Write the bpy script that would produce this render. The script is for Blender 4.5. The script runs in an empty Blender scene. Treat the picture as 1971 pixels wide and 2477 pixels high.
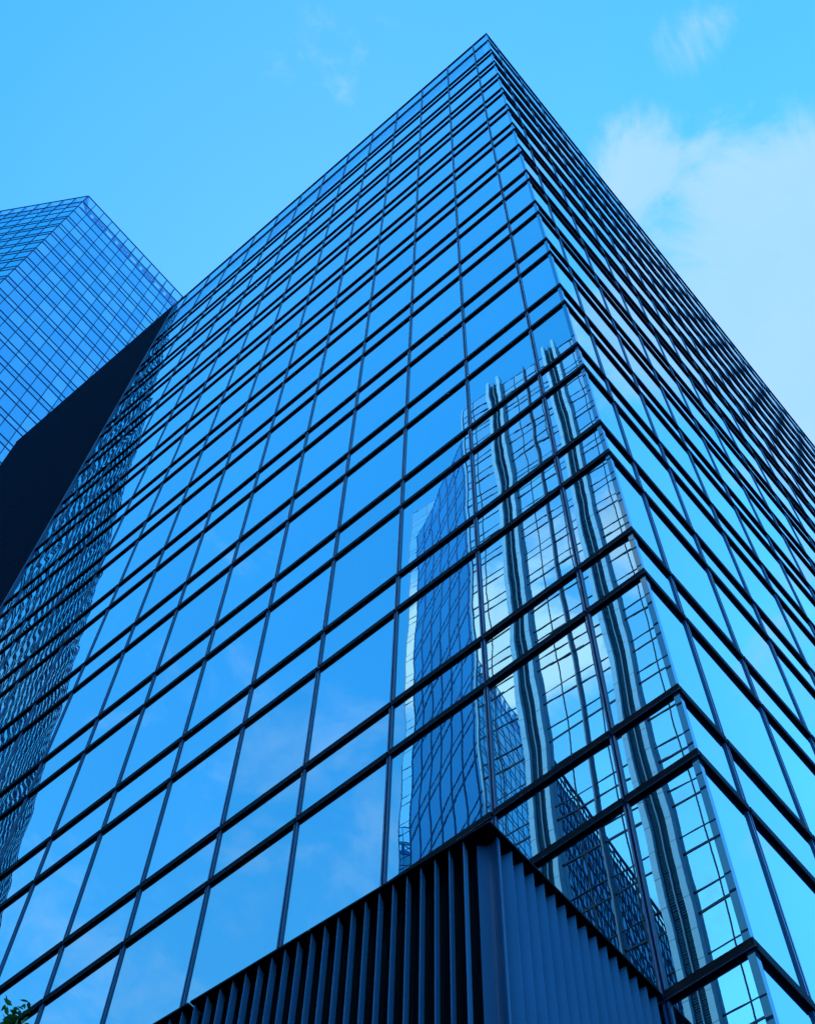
import bpy, math, random
from mathutils import Vector, Matrix
R = math.radians
H = 4.0                  # one storey, metres; the layout below is measured in storeys
Z0 = 2.79 * H            # height of the storey datum above the ground
sc = bpy.context.scene
random.seed(7)

# ------------------------------------------------------------------ camera
CAM = Vector((0.79456, -1.944616, -2.390977))
YAW, PITCH, ROLL = -0.7425626, 1.1522554, 0.0402615
fw = Vector((math.sin(YAW)*math.cos(PITCH), math.cos(YAW)*math.cos(PITCH), math.sin(PITCH)))
rt = Vector((math.cos(YAW), -math.sin(YAW), 0)); up = rt.cross(fw)
rt2 = math.cos(ROLL)*rt + math.sin(ROLL)*up
up2 = -math.sin(ROLL)*rt + math.cos(ROLL)*up
def W(p): return Vector((p[0]*H, p[1]*H, p[2]*H + Z0))
cd = bpy.data.cameras.new('camera'); cam = bpy.data.objects.new('camera', cd)
sc.collection.objects.link(cam); sc.camera = cam
cd.sensor_fit = 'VERTICAL'; cd.sensor_height = 24; cd.lens = 24*3575.16/2477
cd.clip_start = 0.05; cd.clip_end = 5000
M = Matrix((rt2, up2, -fw)).transposed().to_4x4(); M.translation = W(CAM); cam.matrix_world = M

# ------------------------------------------------------------------ sky, sun, exposure
SUN_EL, SUN_AZ = R(46), R(-12)      # azimuth from +Y towards +X
world = bpy.data.worlds.new('World'); sc.world = world; world.use_nodes = True
nt = world.node_tree; nt.nodes.clear()
def N(t, typ, **kw):
    n = t.nodes.new(typ)
    for k, v in kw.items():
        if k in ('i',):
            for kk, vv in v.items(): n.inputs[kk].default_value = vv
        else: setattr(n, k, v)
    return n
def math_n(t, op, a, b=None, c=None, clamp=False):
    n = t.nodes.new('ShaderNodeMath'); n.operation = op; n.use_clamp = clamp
    for i, x in enumerate((a, b, c)):
        if x is None: continue
        if isinstance(x, (int, float)): n.inputs[i].default_value = x
        else: t.links.new(x, n.inputs[i])
    return n.outputs[0]
def mixc(t, fac, a, b, blend='MIX'):
    n = t.nodes.new('ShaderNodeMix'); n.data_type = 'RGBA'; n.blend_type = blend
    for idx, x in ((0, fac), (6, a), (7, b)):
        if isinstance(x, (int, float)): n.inputs[idx].default_value = x
        elif isinstance(x, tuple): n.inputs[idx].default_value = (*x, 1) if len(x) == 3 else x
        else: t.links.new(x, n.inputs[idx])
    return n.outputs[2]
sky = N(nt, 'ShaderNodeTexSky', sky_type='NISHITA', sun_disc=False, sun_elevation=SUN_EL,
        sun_rotation=SUN_AZ, air_density=1.0, dust_density=0.6, ozone_density=1.0, altitude=50)
tint = mixc(nt, 1.0, sky.outputs[0], (0.24, 1.0, 1.65), 'MULTIPLY')
tint = mixc(nt, 0.5, tint, (0.30, 1.62, 3.9))      # thin high haze evens the sky out
tc = N(nt, 'ShaderNodeTexCoord')
sep = N(nt, 'ShaderNodeSeparateXYZ'); nt.links.new(tc.outputs['Generated'], sep.inputs[0])
X, Y, Zc = sep.outputs
deep = N(nt, 'ShaderNodeMapRange', interpolation_type='SMOOTHSTEP', i={'From Min': 0.10, 'From Max': -0.45})
nt.links.new(Y, deep.inputs['Value'])
low = N(nt, 'ShaderNodeMapRange', interpolation_type='SMOOTHSTEP', i={'From Min': 0.97, 'From Max': 0.66}); nt.links.new(Zc, low.inputs['Value'])
hz = math_n(nt, 'MULTIPLY', low.outputs['Result'], deep.outputs['Result'])
tint = mixc(nt, deep.outputs['Result'], tint, mixc(nt, 1.0, tint, (0.36, 0.92, 1.0), 'MULTIPLY'))
tint = mixc(nt, math_n(nt, 'MULTIPLY', hz, 0.75), tint, (0.42, 1.95, 4.2))   # deeper blue away from the sun
zz = math_n(nt, 'MAXIMUM', Zc, 0.12)
px = math_n(nt, 'DIVIDE', X, zz); py = math_n(nt, 'DIVIDE', Y, zz)
cmb = N(nt, 'ShaderNodeCombineXYZ'); nt.links.new(px, cmb.inputs[0]); nt.links.new(py, cmb.inputs[1])
def noise(scale, detail, rough, w, dist=0.0):
    n = N(nt, 'ShaderNodeTexNoise', noise_dimensions='4D', i={'Scale': scale, 'Detail': detail, 'Roughness': rough, 'W': w, 'Distortion': dist})
    nt.links.new(cmb.outputs[0], n.inputs['Vector']); return n.outputs['Fac']
n1 = noise(11.0, 13, 0.62, 3.1, 0.8)
def blob(cx, cy, r, soft, top):     # a cloud bank centred on a point of the cloud layer
    dx = math_n(nt, 'SUBTRACT', px, cx); dy = math_n(nt, 'SUBTRACT', py, cy)
    d = math_n(nt, 'SQRT', math_n(nt, 'ADD', math_n(nt, 'MULTIPLY', dx, dx), math_n(nt, 'MULTIPLY', dy, dy)))
    return math_n(nt, 'MINIMUM', math_n(nt, 'DIVIDE', math_n(nt, 'SUBTRACT', r, d), soft), top)
BANKS = [(0.0, 0.42, 0.185, 0.05, 1.5), (-0.02, 0.24, 0.04, 0.035, 0.8), (0.062, 0.195, 0.025, 0.03, 0.5), (-0.122, 0.043, 0.02, 0.06, 0.05),
         (-0.255, 0.51, 0.085, 0.045, 1.8), (-0.28, 0.79, 0.05, 0.1, 0.6), (-0.2, 0.72, 0.02, 0.08, 0.5), (-0.2, 0.40, 0.0, 0.06, -0.5),
         (-0.52, -0.47, 0.1, 0.3, 0.12), (-0.76, -0.47, 0.1, 0.3, 0.2), (0.3, 0.7, 0.2, 0.2, -0.2)]
acc = None
for b in BANKS:
    f = blob(*b); acc = f if acc is None else math_n(nt, 'MAXIMUM', acc, f)
for cx, cy, rr, so in ((-0.165, 0.355, 0.075, 0.05), (0.21, 0.48, 0.12, 0.05)):     # clear gaps between the banks
    acc = math_n(nt, 'MINIMUM', acc, math_n(nt, 'MULTIPLY', blob(cx, cy, rr, so, 2.0), -1.0))
acc = math_n(nt, 'MAXIMUM', acc, -0.75)
cl = math_n(nt, 'ADD', math_n(nt, 'MULTIPLY', math_n(nt, 'SUBTRACT', n1, 0.5), 4.2), acc)
mr = N(nt, 'ShaderNodeMapRange', interpolation_type='SMOOTHSTEP', i={'From Min': -0.15, 'From Max': 0.95, 'To Max': 0.95})
nt.links.new(cl, mr.inputs['Value'])
n2 = noise(7.0, 6, 0.6, 9.0)
cmixc = mixc(nt, n2, (1.0, 2.05, 4.1), (1.5, 2.4, 4.1))
cfac = math_n(nt, 'MULTIPLY', mr.outputs['Result'], math_n(nt, 'SUBTRACT', 1.0, math_n(nt, 'MULTIPLY', deep.outputs['Result'], 0.55)))
glow = blob(-0.250, 0.50, 0.19, 0.12, 1.0)                       # the cloud the sun stands behind is brighter
glow = math_n(nt, 'MAXIMUM', glow, 0.0)
cmixc = mixc(nt, glow, cmixc, (3.4, 4.8, 6.2))
veil = math_n(nt, 'MULTIPLY', math_n(nt, 'ADD', math_n(nt, 'MULTIPLY', blob(-0.24, 0.13, 0.0, 0.32, 0.0), 1.0), 1.0, clamp=True), 0.17)
tint = mixc(nt, veil, tint, (1.1, 2.2, 4.2))
final = mixc(nt, cfac, tint, cmixc)
bg = N(nt, 'ShaderNodeBackground', i={'Strength': 0.14}); nt.links.new(final, bg.inputs['Color'])
wo = N(nt, 'ShaderNodeOutputWorld'); nt.links.new(bg.outputs[0], wo.inputs[0])
ld = bpy.data.lights.new('sun', 'SUN'); ld.energy = 2.0; ld.angle = R(0.5); ld.color = (0.46, 0.76, 1.0)     # under the photograph's blue grade
lo = bpy.data.objects.new('sun', ld); sc.collection.objects.link(lo)
sd = Vector((math.sin(SUN_AZ)*math.cos(SUN_EL), math.cos(SUN_AZ)*math.cos(SUN_EL), math.sin(SUN_EL)))
lo.rotation_euler = sd.to_track_quat('Z', 'Y').to_euler()
vs = sc.view_settings; vs.view_transform = 'Standard'; vs.look = 'None'; vs.exposure = 1.26; vs.gamma = 1
sc.cycles.max_bounces = 10; sc.cycles.glossy_bounces = 6; sc.cycles.transparent_max_bounces = 12
sc.cycles.caustics_reflective = False; sc.cycles.caustics_refractive = False

# ------------------------------------------------------------------ materials
def new_mat(name):
    m = bpy.data.materials.new(name); m.use_nodes = True; m.node_tree.nodes.clear(); return m, m.node_tree
def metal_paint(name, col, rough=0.4, spec=0.4, vary=0.25, scale=3.0):
    m, t = new_mat(name)
    o = N(t, 'ShaderNodeOutputMaterial'); p = N(t, 'ShaderNodeBsdfPrincipled', i={'Roughness': rough, 'Specular IOR Level': spec})
    g = N(t, 'ShaderNodeNewGeometry'); n = N(t, 'ShaderNodeTexNoise', i={'Scale': scale, 'Detail': 6, 'Roughness': 0.6})
    t.links.new(g.outputs['Position'], n.inputs['Vector'])
    d = tuple(c*(1-vary) for c in col); l = tuple(c*(1+vary) for c in col)
    t.links.new(mixc(t, n.outputs['Fac'], d, l), p.inputs['Base Color'])
    t.links.new(p.outputs[0], o.inputs[0]); return m
def mirror_glass(name, body, refl, f0, wave=0.0040, ripple=0.00003, through=0.0, body_var=None, power=3.0, tcol=(0.5, 0.75, 0.9), rough=0.0, wscale=0.4, tiltv=0.0):
    """coated facade glass: a mirror coat over a tinted, slightly see-through body; the sheets bow a little"""
    m, t = new_mat(name)
    o = N(t, 'ShaderNodeOutputMaterial')
    g = N(t, 'ShaderNodeNewGeometry'); at = N(t, 'ShaderNodeAttribute', attribute_name='rnd')
    rnd = at.outputs['Fac']
    w = math_n(t, 'MULTIPLY', rnd, 1.2)
    a = N(t, 'ShaderNodeTexNoise', noise_dimensions='4D', i={'Scale': wscale, 'Detail': 1.5, 'Roughness': 0.5})
    t.links.new(g.outputs['Position'], a.inputs['Vector']); t.links.new(w, a.inputs['W'])
    b1 = N(t, 'ShaderNodeBump', i={'Strength': 1.0, 'Distance': wave}); t.links.new(a.outputs['Fac'], b1.inputs['Height'])
    mp = N(t, 'ShaderNodeMapping', i={'Scale': (0.8, 0.8, 4.5)}); t.links.new(g.outputs['Position'], mp.inputs['Vector'])
    c = N(t, 'ShaderNodeTexNoise', i={'Scale': 1.6, 'Detail': 2.0}); t.links.new(mp.outputs[0], c.inputs['Vector'])
    b2 = N(t, 'ShaderNodeBump', i={'Strength': 1.0, 'Distance': ripple}); t.links.new(c.outputs['Fac'], b2.inputs['Height'])
    t.links.new(b1.outputs[0], b2.inputs['Normal'])
    gl = N(t, 'ShaderNodeBsdfGlossy', i={'Roughness': rough})
    t.links.new(mixc(t, rnd, tuple(x*0.90 for x in refl), tuple(min(x*1.07, 1) for x in refl)), gl.inputs['Color']); t.links.new(b2.outputs[0], gl.inputs['Normal'])
    df = N(t, 'ShaderNodeBsdfDiffuse')
    if body_var:
        vr = N(t, 'ShaderNodeMapRange', i={'From Min': 0.45, 'From Max': 1.0}); t.links.new(rnd, vr.inputs['Value'])
        t.links.new(mixc(t, vr.outputs['Result'], body, body_var), df.inputs['Color'])
    else: df.inputs['Color'].default_value = (*body, 1)
    sh = df.outputs[0]
    if through:
        tr = N(t, 'ShaderNodeBsdfTransparent', i={'Color': (*tcol, 1)})
        mx = N(t, 'ShaderNodeMixShader', i={'Fac': through}); t.links.new(sh, mx.inputs[1]); t.links.new(tr.outputs[0], mx.inputs[2]); sh = mx.outputs[0]
    lw = N(t, 'ShaderNodeLayerWeight', i={'Blend': 0.5})            # facing: 0 straight on, 1 grazing
    fr = math_n(t, 'ADD', f0, math_n(t, 'MULTIPLY', math_n(t, 'POWER', lw.outputs['Facing'], power), 1.0-f0), clamp=True)
    mx = N(t, 'ShaderNodeMixShader'); t.links.new(fr, mx.inputs[0]); t.links.new(sh, mx.inputs[1]); t.links.new(gl.outputs[0], mx.inputs[2])
    t.links.new(mx.outputs[0], o.inputs[0]); return m
def stone(name, col):
    m, t = new_mat(name)
    o = N(t, 'ShaderNodeOutputMaterial'); p = N(t, 'ShaderNodeBsdfPrincipled', i={'Roughness': 0.75})
    g = N(t, 'ShaderNodeNewGeometry'); sp = N(t, 'ShaderNodeSeparateXYZ'); t.links.new(g.outputs['Position'], sp.inputs[0])
    n = N(t, 'ShaderNodeTexNoise', i={'Scale': 1.3, 'Detail': 8, 'Roughness': 0.65}); t.links.new(g.outputs['Position'], n.inputs['Vector'])
    c = mixc(t, n.outputs['Fac'], tuple(x*0.8 for x in col), tuple(x*1.15 for x in col))
    fz = math_n(t, 'FRACT', math_n(t, 'MULTIPLY', sp.outputs[2], 1/2.0))     # open joints between the slabs
    j = math_n(t, 'LESS_THAN', fz, 0.03)
    t.links.new(mixc(t, j, c, tuple(x*0.35 for x in col)), p.inputs['Base Color'])
    t.links.new(p.outputs[0], o.inputs[0]); return m
MAT = dict(
    glass=mirror_glass('facade_glass', (0.006, 0.03, 0.07), (0.70, 1.0, 1.0), 0.58, through=0.5),
    glass_r=None,
    parapet=mirror_glass('parapet_glass', (0.02, 0.10, 0.22), (0.6, 0.95, 1.0), 0.16, through=0.95, power=5.0, tcol=(0.6, 0.86, 0.97)),
    bgglass=mirror_glass('far_tower_glass', (0.02, 0.34, 0.68), (0.62, 1.0, 1.0), 0.36, body_var=(0.36, 0.58, 0.85), wave=0.003),
    bgclear=mirror_glass('far_parapet_glass', (0.02, 0.10, 0.22), (0.8, 0.95, 1.0), 0.05, through=0.98, power=5.0, tcol=(0.82, 0.94, 0.99)),
    aglass=mirror_glass('pier_tower_glass', (0.01, 0.05, 0.12), (0.9, 0.96, 1.0), 0.75, wave=0.002),
    dglass=mirror_glass('lattice_tower_glass', (0.003, 0.03, 0.09), (0.45, 0.75, 1.0), 0.10, wave=0.002, power=4.0, body_var=(0.01, 0.06, 0.15)),
    bglass=mirror_glass('blue_tower_glass', (0.0, 0.11, 0.30), (0.42, 0.78, 0.92), 0.22, wave=0.002),
    black=metal_paint('ledge_black', (0.0020, 0.003, 0.006), 0.5, 0.03),
    mull=metal_paint('mullion_metal', (0.05, 0.12, 0.24), 0.35, 0.5),
    groove=metal_paint('groove_dark', (0.002, 0.003, 0.005), 0.7, 0.05),
    post=mirror_glass('corner_glass', (0.03, 0.07, 0.12), (0.6, 0.92, 1.0), 0.06, wave=0.0),
    bgframe=metal_paint('far_frame', (0.01, 0.05, 0.14), 0.5, 0.3),
    fin=metal_paint('louvre_fin', (0.15, 0.35, 0.55), 0.5, 0.3, 0.15, 2.0),
    finmid=metal_paint('mid_fin', (0.05, 0.11, 0.17), 0.6, 0.2),
    panel=metal_paint('shaded_panel', (0.05, 0.13, 0.23), 0.5, 0.2, 0.12, 2.0),  # blade blue darkened: shade in the corner panel's hollow put into its colour
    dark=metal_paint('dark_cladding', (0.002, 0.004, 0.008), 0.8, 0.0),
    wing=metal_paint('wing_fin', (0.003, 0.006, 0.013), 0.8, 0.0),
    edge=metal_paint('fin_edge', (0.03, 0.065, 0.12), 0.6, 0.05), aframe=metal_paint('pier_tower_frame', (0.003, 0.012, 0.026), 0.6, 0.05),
    body=metal_paint('interior_dark', (0.02, 0.05, 0.10), 0.8, 0.1),
    column=metal_paint('interior_column', (0.75, 0.8, 0.85), 0.8, 0.1, 0.05),
    screen=metal_paint('roof_screen', (0.10, 0.30, 0.55), 0.6, 0.2, 0.1),
    steel=metal_paint('roof_steel', (0.08, 0.33, 0.72), 0.5, 0.3),
    stone=stone('pale_stone', (0.27, 0.44, 0.54)),
    grille=metal_paint('pier_grille', (0.02, 0.07, 0.11), 0.7, 0.0),
    rod=metal_paint('centre_rod', (0.10, 0.2, 0.28), 0.6, 0.1),
    ground=metal_paint('paving', (0.06, 0.085, 0.11), 0.8, 0.2, 0.2, 0.5),
    leaf=metal_paint('leaf_green', (0.13, 0.30, 0.035), 0.5, 0.4, 0.5, 1.5),
    bark=metal_paint('bark', (0.05, 0.04, 0.03), 0.9, 0.1, 0.4, 6),
)

# ------------------------------------------------------------------ mesh helpers
class Frame:
    """facade frame: u along the wall, z up, w outwards (all in storeys)"""
    def __init__(s, o, az=None, u=None, n=None):
        s.o = Vector(o)
        if u is None:
            a = R(az); u = (math.sin(a), math.cos(a), 0)
        s.u = Vector(u); s.n = Vector(n) if n is not None else s.u.cross(Vector((0, 0, 1)))
    def __call__(s, u, z, w): return s.o + u*s.u + w*s.n + Vector((0, 0, z))
class MB:
    def __init__(s): s.v = []; s.f = []; s.r = []
    def hexa(s, pts, rnd=0.0):
        b = len(s.v); s.v += [W(p) for p in pts]
        # fix winding so normals face outwards
        q = s.v[b:b+8]; flip = (q[1]-q[0]).cross(q[3]-q[0]).dot(q[4]-q[0]) > 0
        for f in ((0,1,2,3), (7,6,5,4), (0,4,5,1), (1,5,6,2), (2,6,7,3), (3,7,4,0)):
            s.f.append(tuple(b+i for i in (reversed(f) if flip else f))); s.r.append(rnd)
    def box(s, F, u0, u1, z0, z1, w0, w1, rnd=0.0):
        s.hexa([F(u0,z0,w0), F(u1,z0,w0), F(u1,z1,w0), F(u0,z1,w0), F(u0,z0,w1), F(u1,z0,w1), F(u1,z1,w1), F(u0,z1,w1)], rnd)
    def prism(s, poly, z0, z1, rnd=0.0):
        """closed plan outline (x, y) in storeys, extruded"""
        a = sum(poly[i][0]*poly[(i+1) % len(poly)][1]-poly[(i+1) % len(poly)][0]*poly[i][1] for i in range(len(poly)))
        if a < 0: poly = poly[::-1]
        n = len(poly); b = len(s.v)
        s.v += [W((x, y, z0)) for x, y in poly] + [W((x, y, z1)) for x, y in poly]
        s.f += [tuple(b+n-1-i for i in range(n)), tuple(b+n+i for i in range(n))]; s.r += [rnd]*2
        for i in range(n):
            j = (i+1) % n; s.f.append((b+i, b+j, b+n+j, b+n+i)); s.r.append(rnd)
    def bar(s, p, q, t, up=Vector((0, 0, 1))):
        """square bar between two points (storeys)"""
        p = Vector(p); q = Vector(q); d = (q-p).normalized()
        a = d.cross(up) if abs(d.dot(up)) < 0.98 else d.cross(Vector((1, 0, 0)))
        a.normalize(); a *= t/2; c = d.cross(a).normalized()*t/2
        s.hexa([p-a-c, p+a-c, p+a+c, p-a+c, q-a-c, q+a-c, q+a+c, q-a+c])
    def build(s, name, mat, parent=None, smooth=False):
        me = bpy.data.meshes.new(name)
        vs_ = s.v
        me.from_pydata([tuple(v) for v in vs_], [], s.f); me.materials.append(mat)
        if any(s.r):
            at = me.attributes.new('rnd', 'FLOAT', 'FACE'); at.data.foreach_set('value', s.r)
        if smooth: me.polygons.foreach_set('use_smooth', [True]*len(me.polygons))
        ob = bpy.data.objects.new(name, me); sc.collection.objects.link(ob)
        if parent is not None:
            ob.parent = parent; ob.matrix_parent_inverse = Matrix.Translation(-Vector(top_of(parent)))
        return ob
LOC = {}
def top_of(p):
    return LOC[p.name]
def thing(name, loc, label, cat, group=None):
    o = bpy.data.objects.new(name, None); sc.collection.objects.link(o)
    l = W(loc); o.location = l; LOC[o.name] = l
    o['label'] = label; o['category'] = cat
    if group: o['group'] = group
    return o
def sub(ob, parent):             # parts hold world coordinates; make a part usable as a parent
    LOC[ob.name] = Vector((0, 0, 0)); return ob

def project(p):
    d = Vector(p)-CAM; z = d.dot(fw)
    if z <= 0.05: return None
    f = 3575.16
    return (985.5+f*d.dot(rt2)/z, 1238.5-f*d.dot(up2)/z)
def seen_area(corners, mirror=False):
    pts = []
    for c in corners:
        c = Vector(c)
        if mirror: c.y = -c.y
        q = project(c)
        if q is None: return 0
        pts.append((min(max(q[0], 0), 1971), min(max(q[1], 0), 2477)))
    return abs(sum(pts[i][0]*pts[(i+1) % 4][1]-pts[(i+1) % 4][0]*pts[i][1] for i in range(4)))/2
def panes(F, cells, w0, w1, mat, parent, name='glass_pane', rest='glazing', keep=100, mirror=False, joined=None):
    """cells: (u0, u1, z0, z1); the ones that show largest become parts, the rest one mesh"""
    return pane_sets([(F, c) for c in cells], w0, w1, mat, parent, name, rest, keep, mirror)
def pane_sets(fc, w0, w1, mat, parent, name='glass_pane', rest='glazing', keep=100, mirror=False):
    sc_ = sorted(range(len(fc)), key=lambda i: -seen_area([fc[i][0](u, z, w1) for u, z in ((fc[i][1][0], fc[i][1][2]), (fc[i][1][1], fc[i][1][2]), (fc[i][1][1], fc[i][1][3]), (fc[i][1][0], fc[i][1][3]))], mirror))
    big = sc_[:keep]; rem = sc_[keep:]
    for i in big:
        m = MB(); F, (u0, u1, z0, z1) = fc[i]; m.box(F, u0, u1, z0, z1, w0, w1, random.uniform(0.01, 1)); m.build(name, mat, parent)
    if rem:
        m = MB()
        for i in rem:
            F, (u0, u1, z0, z1) = fc[i]; m.box(F, u0, u1, z0, z1, w0, w1, random.uniform(0.01, 1))
        o = m.build(rest, mat, parent); o['kind'] = 'stuff'

# ------------------------------------------------------------------ ground
g = MB(); gs = 400
g.v = [Vector((-gs*3, -gs*3, 0)), Vector((gs*3, -gs*3, 0)), Vector((gs*3, gs*3, 0)), Vector((-gs*3, gs*3, 0))]; g.f = [(0, 1, 2, 3)]; g.r = [0]
o = g.build('ground', MAT['ground']); o['kind'] = 'structure'; o['label'] = 'dark paved ground at the foot of the towers'

# ------------------------------------------------------------------ the main tower
S = 0.30844                      # spandrel height
A0, BW = 0.2255, 0.40503         # first half bay, bay width
AR, BR = 0.2219, 0.40516
XL = -(A0+12*BW+0.205)           # left end of the glass face
NR = 24; YR = AR+NR*BR           # right end of the right face
PJ, LH = 0.0115, 0.0245          # ledge projection and height
ZG = -2.79; TOP = 16.62
tower = thing('office_tower', (0, 0, ZG), 'tall blue mirror glass office tower with black paired ledges, rising to a sharp corner', 'building')
FL = Frame((0, 0, 0), u=(-1, 0, 0), n=(0, -1, 0))
FR = Frame((0, 0, 0), u=(0, 1, 0), n=(1, 0, 0))
uL = [A0+i*BW for i in range(13)]; uR = [AR+i*BR for i in range(NR)]
LEV = []
for n in range(-2, 16): LEV += [n-S, n]
LEV = sorted(LEV)+[15.93]
GT = 0.006                        # glass thickness
def ledge_runs(F, us, end, z, mat, parent, h=LH, gap=0.0032, proj=PJ):
    m = MB(); d = MB(); edges = [0.0]+us+[end]
    for i in range(len(edges)-1):
        a = edges[i]+(gap if i else (PJ if F is FR else 0.0)); b = edges[i+1]-(gap if i < len(edges)-2 else 0)
        m.box(F, a, b, z-h, z, -PJ-0.004, 0.0)
        d.box(F, a, b, z-h-0.0014, z-h, -0.0030, -0.0004)          # thin paler strip: light caught on the ledge's lower edge, put into colour
    p = sub(m.build('ledge', mat, parent), parent)
    d.build('lit_edge', MAT['mull'], p).matrix_parent_inverse = Matrix.Identity(4)
for z in LEV:
    ledge_runs(FL, uL, -XL, z, MAT['black'], tower); ledge_runs(FR, uR, YR, z, MAT['black'], tower)
def cop(F, us, end, z):
    m = MB(); m.box(F, 0 if F is FL else PJ, end, z-0.012, z, -PJ-0.01, 0.0); m.build('coping', MAT['black'], tower)
cop(FL, uL, -XL, TOP); cop(FR, uR, YR, TOP)
MW = 0.0085                       # half the mullion
def mullions(F, us, z0, z1, parent):
    for u in us:
        m = MB()
        m.box(F, u-MW, u-MW*0.36, z0, z1, -PJ-0.012, -PJ+0.0055); m.box(F, u+MW*0.36, u+MW, z0, z1, -PJ-0.012, -PJ+0.0055)
        p = m.build('mullion', MAT['mull'], parent); sub(p, tower)
        k = MB(); k.box(F, u-MW*0.36, u+MW*0.36, z0, z1, -PJ-0.012, -PJ-0.004); g_ = k.build('groove', MAT['groove'], p)
        g_.matrix_parent_inverse = Matrix.Identity(4)
mullions(FL, uL, ZG, TOP-0.013, tower); mullions(FR, uR, ZG, TOP-0.013, tower)
m = MB(); c0, c1 = PJ-0.004, PJ+0.014
m.box(FL, c0, c1, ZG, TOP-0.013, -c1, -c0); m.build('corner_post', MAT['post'], tower)
def cells(us, end, start, levs):
    out = []; e = [start]+us+[end]
    for i in range(len(e)-1):
        a = e[i]+(MW if i else 0); b = e[i+1]-(MW if i < len(e)-2 else 0)
        for k in range(len(levs)-1): out.append((a, b, levs[k], levs[k+1]-LH))
    return out
gl_levels = [z for z in LEV if z < 15.01]
cl_ = [(FL, c) for c in cells(uL, -XL, c1, gl_levels)]+[(FR, c) for c in cells(uR, YR, c1, gl_levels)]
pane_sets(cl_, -PJ-GT, -PJ, MAT['glass'], tower)
pp = [(FL, c) for c in cells(uL, -XL, c1, [15.0, 15.93, TOP])]+[(FR, c) for c in cells(uR, YR, c1, [15.0, 15.93, TOP])]
pane_sets(pp, -PJ-GT, -PJ, MAT['parapet'], tower, name='parapet_pane', rest='parapet_glazing')
# inside: dark floors and core, pale columns just behind the glass
m = MB()
for n in range(-2, 16):
    m.hexa([(XL+.01, .03, n-S+.02), (-.03, .03, n-S+.02), (-.03, YR-.01, n-S+.02), (XL+.01, YR-.01, n-S+.02), (XL+.01, .03, n-.03), (-.03, .03, n-.03), (-.03, YR-.01, n-.03), (XL+.01, YR-.01, n-.03)])
m.hexa([(XL+.01, .4, ZG), (-.4, .4, ZG), (-.4, YR-.01, ZG), (XL+.01, YR-.01, ZG), (XL+.01, .4, 14.9), (-.4, .4, 14.9), (-.4, YR-.01, 14.9), (XL+.01, YR-.01, 14.9)])
m.build('floor_core', MAT['body'], tower)
m = MB()
for u in uL: m.box(FL, u-0.120, u-0.085, ZG, 15, -0.045, -0.03)
m.build('blind_strip', MAT['column'], tower)['kind'] = 'stuff'
# roof edge behind the parapet glass: a screen with rectangular openings and a rail
m = MB()
for F, us, end in ((FL, uL, -XL), (FR, uR, YR)):
    e = [0.12]+us+[end-0.02]
    for i in range(len(e)-1):
        a, b = e[i], e[i+1]; wd = b-a
        m.box(F, a, a+wd*.18, 15.0, 16.45, -0.045, -0.035); m.box(F, a+wd*.78, b, 15.0, 16.45, -0.045, -0.035)
        for z0, z1 in ((15.0, 15.38), (15.62, 16.06), (16.36, 16.45)): m.box(F, a+wd*.18, a+wd*.78, z0, z1, -0.045, -0.035)
m.build('roof_screen', MAT['screen'], tower)
m = MB(); m.box(FL, 0.03, -XL, 15.20, 15.212, -0.03, -0.02); m.box(FR, 0.03, YR, 15.20, 15.212, -0.03, -0.02); m.build('guard_rail', MAT['black'], tower)

# ------------------------------------------------------------------ dark louvred block at the left end
blk = thing('louvred_block', (-6.8, 0.5, ZG), 'dark block of close vertical fins joined to the left end of the glass tower', 'building')
BL = -8.40
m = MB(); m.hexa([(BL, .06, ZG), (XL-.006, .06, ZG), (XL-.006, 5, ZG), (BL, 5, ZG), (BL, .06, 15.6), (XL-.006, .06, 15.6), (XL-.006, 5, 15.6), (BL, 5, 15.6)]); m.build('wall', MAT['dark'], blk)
m = MB(); e2 = MB(); n = 88
for i in range(n):
    x = XL-0.02-(i+0.3)*(XL-0.02-BL)/n
    m.box(FL, -x-0.0045, -x+0.0045, ZG, 16.63, -0.055, 0.0)
    e2.box(FL, -x-0.0025, -x+0.0025, ZG, 16.63, 0.0, 0.002)
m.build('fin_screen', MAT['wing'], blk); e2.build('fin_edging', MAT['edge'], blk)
m = MB(); m.box(FL, -XL+0.004, -XL+0.016, ZG, 16.65, -0.06, 0.004); m.build('end_plate', MAT['mull'], blk)
m = MB(); m.box(FL, -XL+0.004, -BL, 16.635, 16.66, -0.06, 0.003); m.build('coping', MAT['dark'], blk)
m = MB(); m.box(FL, -BL, -BL+0.06, 16.0, 16.02, -0.05, -0.02); m.build('bracket', MAT['dark'], blk)

# ------------------------------------------------------------------ louvre annex at street level
ann = thing('louvre_annex', (-0.6, -0.3, ZG), 'low annex clad in vertical blue steel louvre blades under a thin black roof plate', 'annex')
ZC = -0.004; ang = R(3.4)
LF = Frame((-0.229, -0.557, 0), u=(-math.cos(ang), -math.sin(ang), 0), n=(math.sin(ang), -math.cos(ang), 0))   # front, running left
def capseg(u0, u1):
    m = MB(); p = [LF(u0, 0, 0), LF(u1, 0, 0)]
    x0, y0 = p[0].x, p[0].y; x1, y1 = p[1].x, p[1].y
    m.prism([(x0, y0), (x1, y1), (x1, -0.001), (x0, -0.001)], ZC, ZC+0.006); m.build('roof_plate', MAT['black'], ann)
capseg(0, 0.767); capseg(0.773, 5.0)
m = MB(); xe = LF(5.0, 0, 0)
m.prism([(-0.275, -0.52), (xe.x+.01, xe.y+.05), (xe.x+.01, -0.004), (-0.275, -0.004)], ZG, ZC-0.0005); m.build('backing', MAT['groove'], ann)
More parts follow.
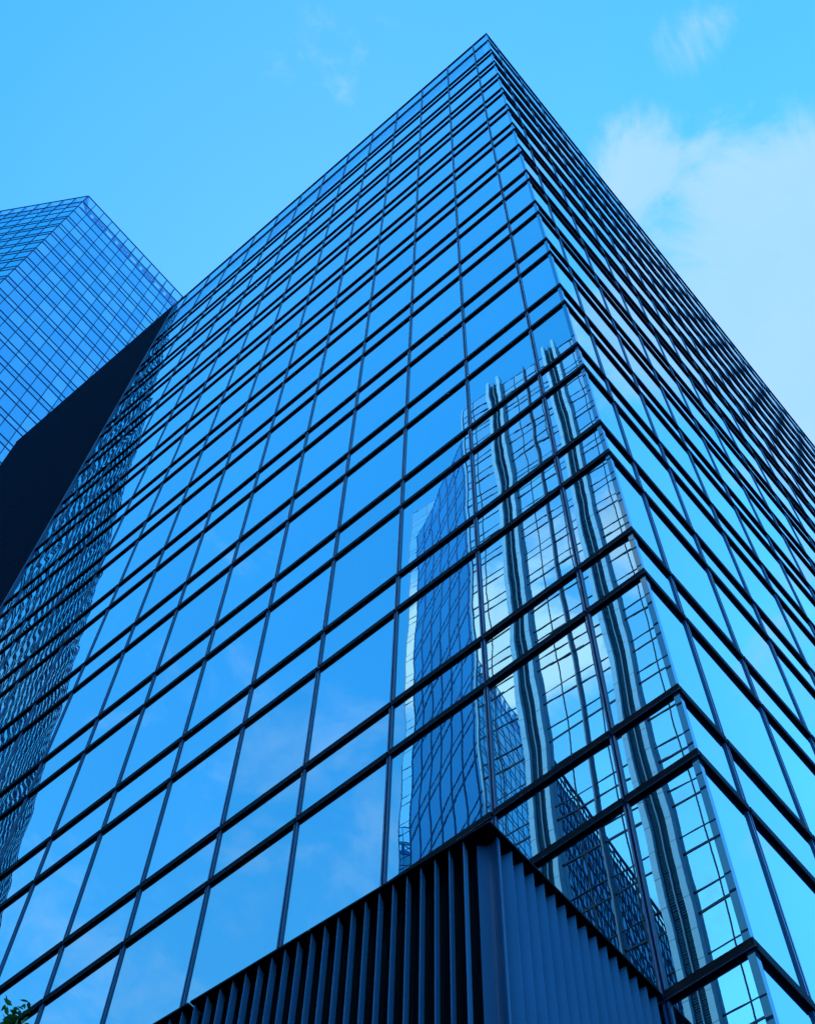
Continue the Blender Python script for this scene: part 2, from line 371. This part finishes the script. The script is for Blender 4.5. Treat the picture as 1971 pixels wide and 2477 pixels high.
def blade(mb, tip, inner, bow, t, z0, z1, span=0.5):
    """curved plate in plan from tip to inner, bowed sideways"""
    tip = Vector(tip); inner = Vector(inner); d = inner-tip; nn = Vector((-d.y, d.x)).normalized()
    k = 7; out = []; back = []
    for i in range(k+1):
        s = i/k; c = tip+d*s+nn*bow*math.sin(math.pi*s*span)
        out.append((c.x+nn.x*t, c.y+nn.y*t)); back.append((c.x-nn.x*t, c.y-nn.y*t))
    b0 = len(mb.v); n_ = k+1
    for z in (z0, z1):
        mb.v += [W((x, y, z)) for x, y in out]+[W((x, y, z)) for x, y in back]
    L = 2*n_
    for i in range(k):
        mb.f += [(b0+i, b0+i+1, b0+L+i+1, b0+L+i)[::-1], (b0+n_+i, b0+n_+i+1, b0+L+n_+i+1, b0+L+n_+i)]
        mb.f += [(b0+i, b0+i+1, b0+n_+i+1, b0+n_+i), (b0+L+i, b0+L+i+1, b0+L+n_+i+1, b0+L+n_+i)[::-1]]
    mb.f += [(b0, b0+n_, b0+L+n_, b0+L)[::-1], (b0+k, b0+n_+k, b0+L+n_+k, b0+L+k)]
    mb.r += [0]*(4*k+2)
m = MB()
for i in range(138):
    u = 0.070+0.0345*i; p = LF(u, 0, -0.008); q = LF(u+0.004, 0, -0.032)
    blade(m, (p.x, p.y), (q.x, q.y), 0.003, 0.0006, ZG, ZC)
m.build('louvre_screen', MAT['fin'], ann)
m = MB()
for i in range(15):
    y = -0.475+0.0338*i
    blade(m, (-0.240, y), (-0.270, y-0.012), -0.005, 0.0006, ZG, ZC)
m.build('louvre_screen', MAT['fin'], ann)
m = MB(); blade(m, (-0.241, -0.521), (-0.284, -0.530), -0.012, 0.0008, ZG, ZC, 1.0)
blade(m, (-0.2405, -0.5205), (-0.2415, -0.512), 0.0, 0.0006, ZG, ZC)
m.build('corner_panel', MAT['panel'], ann)

# ------------------------------------------------------------------ far tower on the left
D = 11.2; KF = D/11
corner = Vector((CAM.x-0.9996*D, CAM.y+0.0314*D, 0)); BT = -2.39+35.023*KF
far = thing('far_tower', (corner.x, corner.y, ZG), 'tall paler blue glass tower with fine grid and open steelwork along its roof edge', 'building')
GR = Frame(corner, u=(0, 1, 0), n=(1, 0, 0)); GLf = Frame(corner, az=-120.6)
if GLf.n.dot(Vector((CAM.x, CAM.y, 0))-corner) < 0: GLf.n = -GLf.n
def zb(z): return -2.39+(z+2.39)*KF
levs = [zb(32.02), zb(31.53), zb(31.06), zb(30.5)]
z = 30.28
while zb(z) > ZG+0.3:
    levs += [zb(z), zb(z-0.52)]; z -= 0.735
levs = sorted(levs)
wR_, wL_ = 0.2685*KF, 0.3055*KF
nRt, nLf = 14, 76
LR, LL = nRt*wR_, nLf*wL_
fc = []
for F, nn, ww in ((GR, nRt, wR_), (GLf, nLf, wL_)):
    for i in range(nn):
        for k in range(len(levs)-2): fc.append((F, (i*ww+.004, (i+1)*ww-.004, levs[k]+.006, levs[k+1]-.006)))
pane_sets(fc, -0.012, -0.006, MAT['bgglass'], far)
fc = []
for F, nn, ww in ((GR, nRt, wR_), (GLf, nLf, wL_)):
    for i in range(nn):
        for z0, z1 in ((levs[-2], levs[-1]), (levs[-1], BT)): fc.append((F, (i*ww+.004, (i+1)*ww-.004, z0+.006, z1-.006)))
pane_sets(fc, -0.012, -0.006, MAT['bgclear'], far, name='parapet_pane', rest='parapet_glazing')
for z in levs+[BT]:
    m = MB(); t = 0.010
    m.box(GR, 0.0, LR, z-t, z+t, -0.02, 0.003); m.box(GLf, 0.0, LL, z-t, z+t, -0.02, 0.003)
    m.build('transom' if z < BT-.01 else 'coping', MAT['bgframe'], far)
for F, nn, ww in ((GR, nRt, wR_), (GLf, nLf, wL_)):
    m = MB()
    for i in range(nn+1): m.box(F, i*ww-.007, i*ww+.007, ZG, BT, -0.016, 0.0015)
    m.build('mullion_grid', MAT['bgframe'], far)
m = MB(); P0 = corner; a = GR(LR-.02, 0, -.03); b = GLf(LL-.02, 0, -.03); c = corner-GR.n*.05+GR.u*.02
m.prism([(c.x, c.y), (a.x, a.y), (b.x, b.y)] if False else [(c.x, c.y), (a.x, a.y), (b.x-6, b.y+8), (b.x, b.y)], ZG, levs[-2]-.02); m.build('floor_core', MAT['body'], far)
m = MB()                                     # roof steel: posts, raking fins and braces
for F, nn, ww in ((GR, nRt, wR_), (GLf, nLf, wL_)):
    for i in range(nn):
        u = i*ww
        m.hexa([F(u-.008, levs[-1], -.02), F(u+.008, levs[-1], -.02), F(u+.008, levs[-1], -.30), F(u-.008, levs[-1], -.30), F(u-.008, BT, -.02), F(u+.008, BT, -.02), F(u+.008, BT, -.05), F(u-.008, BT, -.05)])
    za, zc = levs[-2]+.03, levs[-1]-.01                    # plant screen with windows, some of them braced
    zo, zp = za+.16, zc-.07
    m.box(F, 0.05, nn*ww, za, zo, -.035, -.028); m.box(F, 0.05, nn*ww, zp, zc, -.035, -.028)
    for i in range(nn):
        u = i*ww; a_, b_ = (.30, .62) if i % 3 == 1 else (.18, .88)
        m.box(F, u if i else .05, u+ww*a_, zo, zp, -.035, -.028); m.box(F, u+ww*b_, u+ww, zo, zp, -.035, -.028)
        if i % 3 == 2:
            m.bar(F(u+a_*ww, zo, -.031), F(u+b_*ww, zp, -.031), .03); m.bar(F(u+a_*ww, zp, -.033), F(u+b_*ww, zo, -.033), .03)
m.build('roof_steelwork', MAT['steel'], far)

# dark lattice tower behind the main one: only its mirror image shows
DY0, DY1, DT = GR(LR, 0, 0).y+0.12, 9.6, BT+0.1
DF = Frame((GR.o.x+0.05, DY0, 0), u=(0, 1, 0), n=(1, 0, 0)); DL = DY1-DY0
lat = thing('lattice_tower', (DF.o.x-1, (DY0+DY1)/2, ZG), 'dark tower with a diagonal lattice and open truss crown, mirrored between the stone piers', 'building')
m = MB(); m.box(DF, .02, DL-.02, ZG, DT-.75, -3, -.03); m.build('floor_core', MAT['dark'], lat)
fc = []
nz = int((DT-.7-ZG)/.8)
for i in range(18):
    for k in range(nz): fc.append((DF, (i*DL/18+.008, (i+1)*DL/18-.008, DT-.7-(k+1)*.8+.03, DT-.7-k*.8-.03)))
pane_sets(fc, -.02, -.014, MAT['dglass'], lat, keep=0)
m = MB()
for k in range(nz+1): m.box(DF, 0, DL, DT-.7-k*.8-.03, DT-.7-k*.8+.03, -.022, .004)
m.build('floor_band', MAT['groove'], lat)
m = MB(); cw, ch = DL/20, 1.0
for i in range(-2, 22):
    for k in range(int((DT-ZG)/ch)):
        z1 = DT-k*ch; z0 = z1-ch
        for a, b in ((i*cw, (i+.5)*cw), ((i+1)*cw, (i+.5)*cw)):
            if min(a, b) < 0 or max(a, b) > DL: continue
            o_ = .02 if a < b else .035
            m.bar(DF(a, z0, o_), DF(b, z1, o_), .022) if k % 2 else m.bar(DF(b, z0, o_), DF(a, z1, o_), .022)
m.build('lattice', MAT['groove'], lat)
m = MB(); m.box(DF, 0, DL, DT-.03, DT+.03, -.03, .045); m.box(DF, 0, DL, DT-.36, DT-.32, -.03, .012); m.build('crown_truss', MAT['groove'], lat)

# ------------------------------------------------------------------ towers across the street, seen mirrored in the facade
def tower_body(F, L, depth, top, parent, mat=MAT['body'], name='floor_core', inset=.03):
    m = MB(); m.box(F, inset, L-inset, ZG, top, -depth, -inset); return m.build(name, mat, parent)
# stone-piered tower
AT = 31.9; AFL = 0.993; AL = 8.02
AF = Frame((-6.691, -8.066, 0), az=94); 
if AF.n.y < 0: AF.n = -AF.n
pier_t = thing('stone_pier_tower', (-3, -9, ZG), 'pale office tower with paired stone piers, mirrored in the glass beside the sharp corner', 'building')
tower_body(AF, AL, 5.0, AT-.1, pier_t)
alev = []
k = 0
while AT-k*AFL > ZG+1: alev += [AT-k*AFL, AT-k*AFL-0.68]; k += 1
alev.sort()
PW, PS, PC = 0.185, 1.604, 0.96
piers = [PC+i*PS for i in range(5)]; mids = [p+PS*0.52 for p in piers[:-1]]+[piers[-1]+.8]
thin = [0.32]+[p+PS*.335 for p in piers]+[p-PS*.29 for p in piers[1:]]
vert = sorted([0.0]+[p for p in piers]+mids+thin+[AL])
fc = []
for i in range(len(vert)-1):
    for k in range(len(alev)-1): fc.append((AF, (vert[i]+.004, vert[i+1]-.004, alev[k]+.004, alev[k+1]-.004)))
pane_sets(fc, -.02, -.012, MAT['aglass'], pier_t, mirror=True)
for k, z in enumerate(alev):
    m = MB(); t = .017 if (len(alev)-1-k) % 2 == 0 else .008
    m.box(AF, 0.0, AL, z-t, z+t, -.022, -.004); m.build('transom', MAT['aframe'], pier_t)
for u in mids:
    m = MB(); m.box(AF, u-.010, u+.010, ZG, AT+.22, -.022, .07); m.build('fin', MAT['finmid'], pier_t)
for u in thin:
    m = MB(); m.box(AF, u-.009, u+.009, ZG, AT, -.022, -.005); m.build('mullion', MAT['aframe'], pier_t)
for u in piers:
    m = MB()
    m.box(AF, u-PW, u-PW+.08, ZG, AT+.42, -.022, .11); m.box(AF, u+PW-.08, u+PW, ZG, AT+.42, -.022, .11)
    p = sub(m.build('pier', MAT['stone'], pier_t), pier_t)
    m = MB(); m.box(AF, u-PW+.08, u+PW-.08, ZG, AT+.2, -.022, .03)
    for zi in range(int((AT+2.7)/.04)): m.box(AF, u-PW+.082, u+PW-.082, ZG+zi*.04, ZG+zi*.04+.016, .03, .038)
    q = m.build('grille', MAT['grille'], p); q.matrix_parent_inverse = Matrix.Identity(4)
    m = MB(); m.box(AF, u-.008, u+.008, ZG, AT+.3, .03, .075); q = m.build('centre_fin', MAT['rod'], p); q.matrix_parent_inverse = Matrix.Identity(4)
m = MB(); m.box(AF, -.03, 0.0, ZG, AT, -5.0, .02); m.box(AF, 0, AL, AT-.1, AT+.03, -5, -.024); m.build('end_wall', MAT['stone'], pier_t)

# blue tower with a coarse grid
BF = Frame((-7.0, -8.67, 0), u=(-.893, -.451, 0), n=(-.451, .893, 0))
BTOP = 32.45; BLn = 3.32
blue_t = thing('blue_tower', (-8.5, -9.7, ZG), 'deep blue glass tower with a coarse dark grid, seen mirrored left of the stone piers', 'building')
tower_body(BF, BLn, .8, BTOP-.05, blue_t)
fc = []; bl = []
k = 0
while BTOP-k*1.3 > ZG+1: bl += [BTOP-k*1.3, BTOP-k*1.3-.95]; k += 1
bl.sort(); bw = 0.476; nb = 7
for i in range(nb):
    for k in range(len(bl)-1): fc.append((BF, (i*bw+.01, min((i+1)*bw-.01, BLn), bl[k]+.01, bl[k+1]-.01)))
pane_sets(fc, -.022, -.014, MAT['bglass'], blue_t, mirror=True)
for k, z in enumerate(bl):
    m = MB(); t = .028 if (len(bl)-1-k) % 2 == 0 else .02
    m.box(BF, 0, BLn, z-t, z+t, -.024, -.008); m.build('transom', MAT['bgframe'], blue_t)
for i in range(nb+1):
    m = MB(); u = min(i*bw, BLn-.02); m.box(BF, u-.02, u+.02, ZG, BTOP, -.024, -.006); m.build('mullion', MAT['bgframe'], blue_t)

# pale tower behind it
CF = Frame((-11.31, -11.38, 0), az=96)
if CF.n.y < 0: CF.n = -CF.n
CT = 38.05; CL = 4.4
pale_t = thing('pale_tower', (-9.5, -13, ZG), 'pale glass tower edge showing behind the deep blue tower in the reflection', 'building')
tower_body(CF, CL, 4, CT-.05, pale_t)
fc = []; cl2 = []
k = 0
while CT-k > ZG+1: cl2 += [CT-k, CT-k-.68]; k += 1
cl2.sort()
for i in range(8):
    for k in range(len(cl2)-1): fc.append((CF, (i*.55+.006, (i+1)*.55-.006, cl2[k]+.006, cl2[k+1]-.006)))
pane_sets(fc, -.02, -.012, MAT['aglass'], pale_t, mirror=True, keep=60)
for k, z in enumerate(cl2):
    m = MB(); t = .012 if (len(cl2)-1-k) % 2 == 0 else .006; m.box(CF, 0, CL, z-t, z+t, -.022, -.008); m.build('transom', MAT['bgframe'], pale_t)
for i in range(9):
    m = MB(); u = min(i*.55, CL-.01); m.box(CF, u-.008, u+.008, ZG, CT, -.022, -.006); m.build('mullion', MAT['bgframe'], pale_t)

# ------------------------------------------------------------------ street tree
tx, ty = -1.55, -1.02
tree = thing('street_tree', (tx, ty, ZG), 'green leafy street tree poking into the bottom left corner', 'tree')
m = MB()
def limb(p, q, r0, r1, k=7):
    p = Vector(p); q = Vector(q); d = (q-p).normalized(); a = d.orthogonal().normalized(); c = d.cross(a)
    b = len(m.v)
    for pt, r in ((p, r0), (q, r1)):
        for i in range(k):
            t = 2*math.pi*i/k; m.v.append(W(pt+(a*math.cos(t)+c*math.sin(t))*r))
    for i in range(k):
        j = (i+1) % k; m.f.append((b+i, b+j, b+k+j, b+k+i)); m.r.append(0)
    m.f += [tuple(b+k+i for i in range(k))]; m.r.append(0)
rng = random.Random(3)
top = Vector((tx, ty, -0.75))
limb((tx, ty, ZG), (tx+.02, ty, -1.6), .035, .026); limb((tx+.02, ty, -1.6), top, .026, .014)
tips = []
for i in range(26):
    z = -1.75+rng.random()*1.0; a = rng.random()*6.283; L = .22+.22*rng.random()
    b0 = Vector((tx+.01, ty, z)); e = b0+Vector((math.cos(a)*L, math.sin(a)*L, .12+.25*rng.random()))
    limb(b0, e, .009, .003, 5); tips.append((b0, e))
sprig = Vector((-1.139, -0.893, -0.174)); b0 = Vector((tx+.01, ty, -.85)); limb(b0, sprig+Vector((.0, .0, -.02)), .008, .002, 5)
tips.append((b0+(sprig-b0)*.5, sprig))
m.build('trunk', MAT['bark'], tree)
m = MB()
def leaf(c, sz):
    d = Vector((rng.gauss(0, 1), rng.gauss(0, 1), rng.gauss(-.15, .5))).normalized(); s = d.cross(Vector((rng.gauss(0, .5), rng.gauss(0, .5), 1))).normalized(); n_ = s.cross(d)
    b = len(m.v); w = sz*.42
    pts = [c-d*sz, c-d*sz*.3+s*w*.8+n_*sz*.08, c+d*sz*.25+s*w+n_*sz*.1, c+d*sz, c+d*sz*.25-s*w+n_*sz*.1, c-d*sz*.3-s*w*.8+n_*sz*.08]
    m.v += [W(p) for p in pts]+[W(c-d*sz*.3), W(c+d*sz*.25)]
    for f in ((0, 1, 6), (1, 2, 7, 6), (2, 3, 7), (3, 4, 7), (4, 5, 6, 7), (5, 0, 6)): m.f.append(tuple(b+i for i in f)); m.r.append(0)
for b0, e in tips[:-1]:
    for i in range(110):
        t = rng.random()**.6; c = b0.lerp(e, .25+.8*t)+Vector((rng.gauss(0, .05), rng.gauss(0, .05), rng.gauss(0, .05))); leaf(c, rng.uniform(.008, .013))
b0, e = tips[-1]
for i in range(420):
    t = rng.random(); c = b0.lerp(e, .15+.85*t)+Vector((rng.gauss(0, .014), rng.gauss(0, .014), rng.gauss(0, .016)))*(1.5-t*.5); leaf(c, rng.uniform(.007, .012))
m.build('crown', MAT['leaf'], tree)
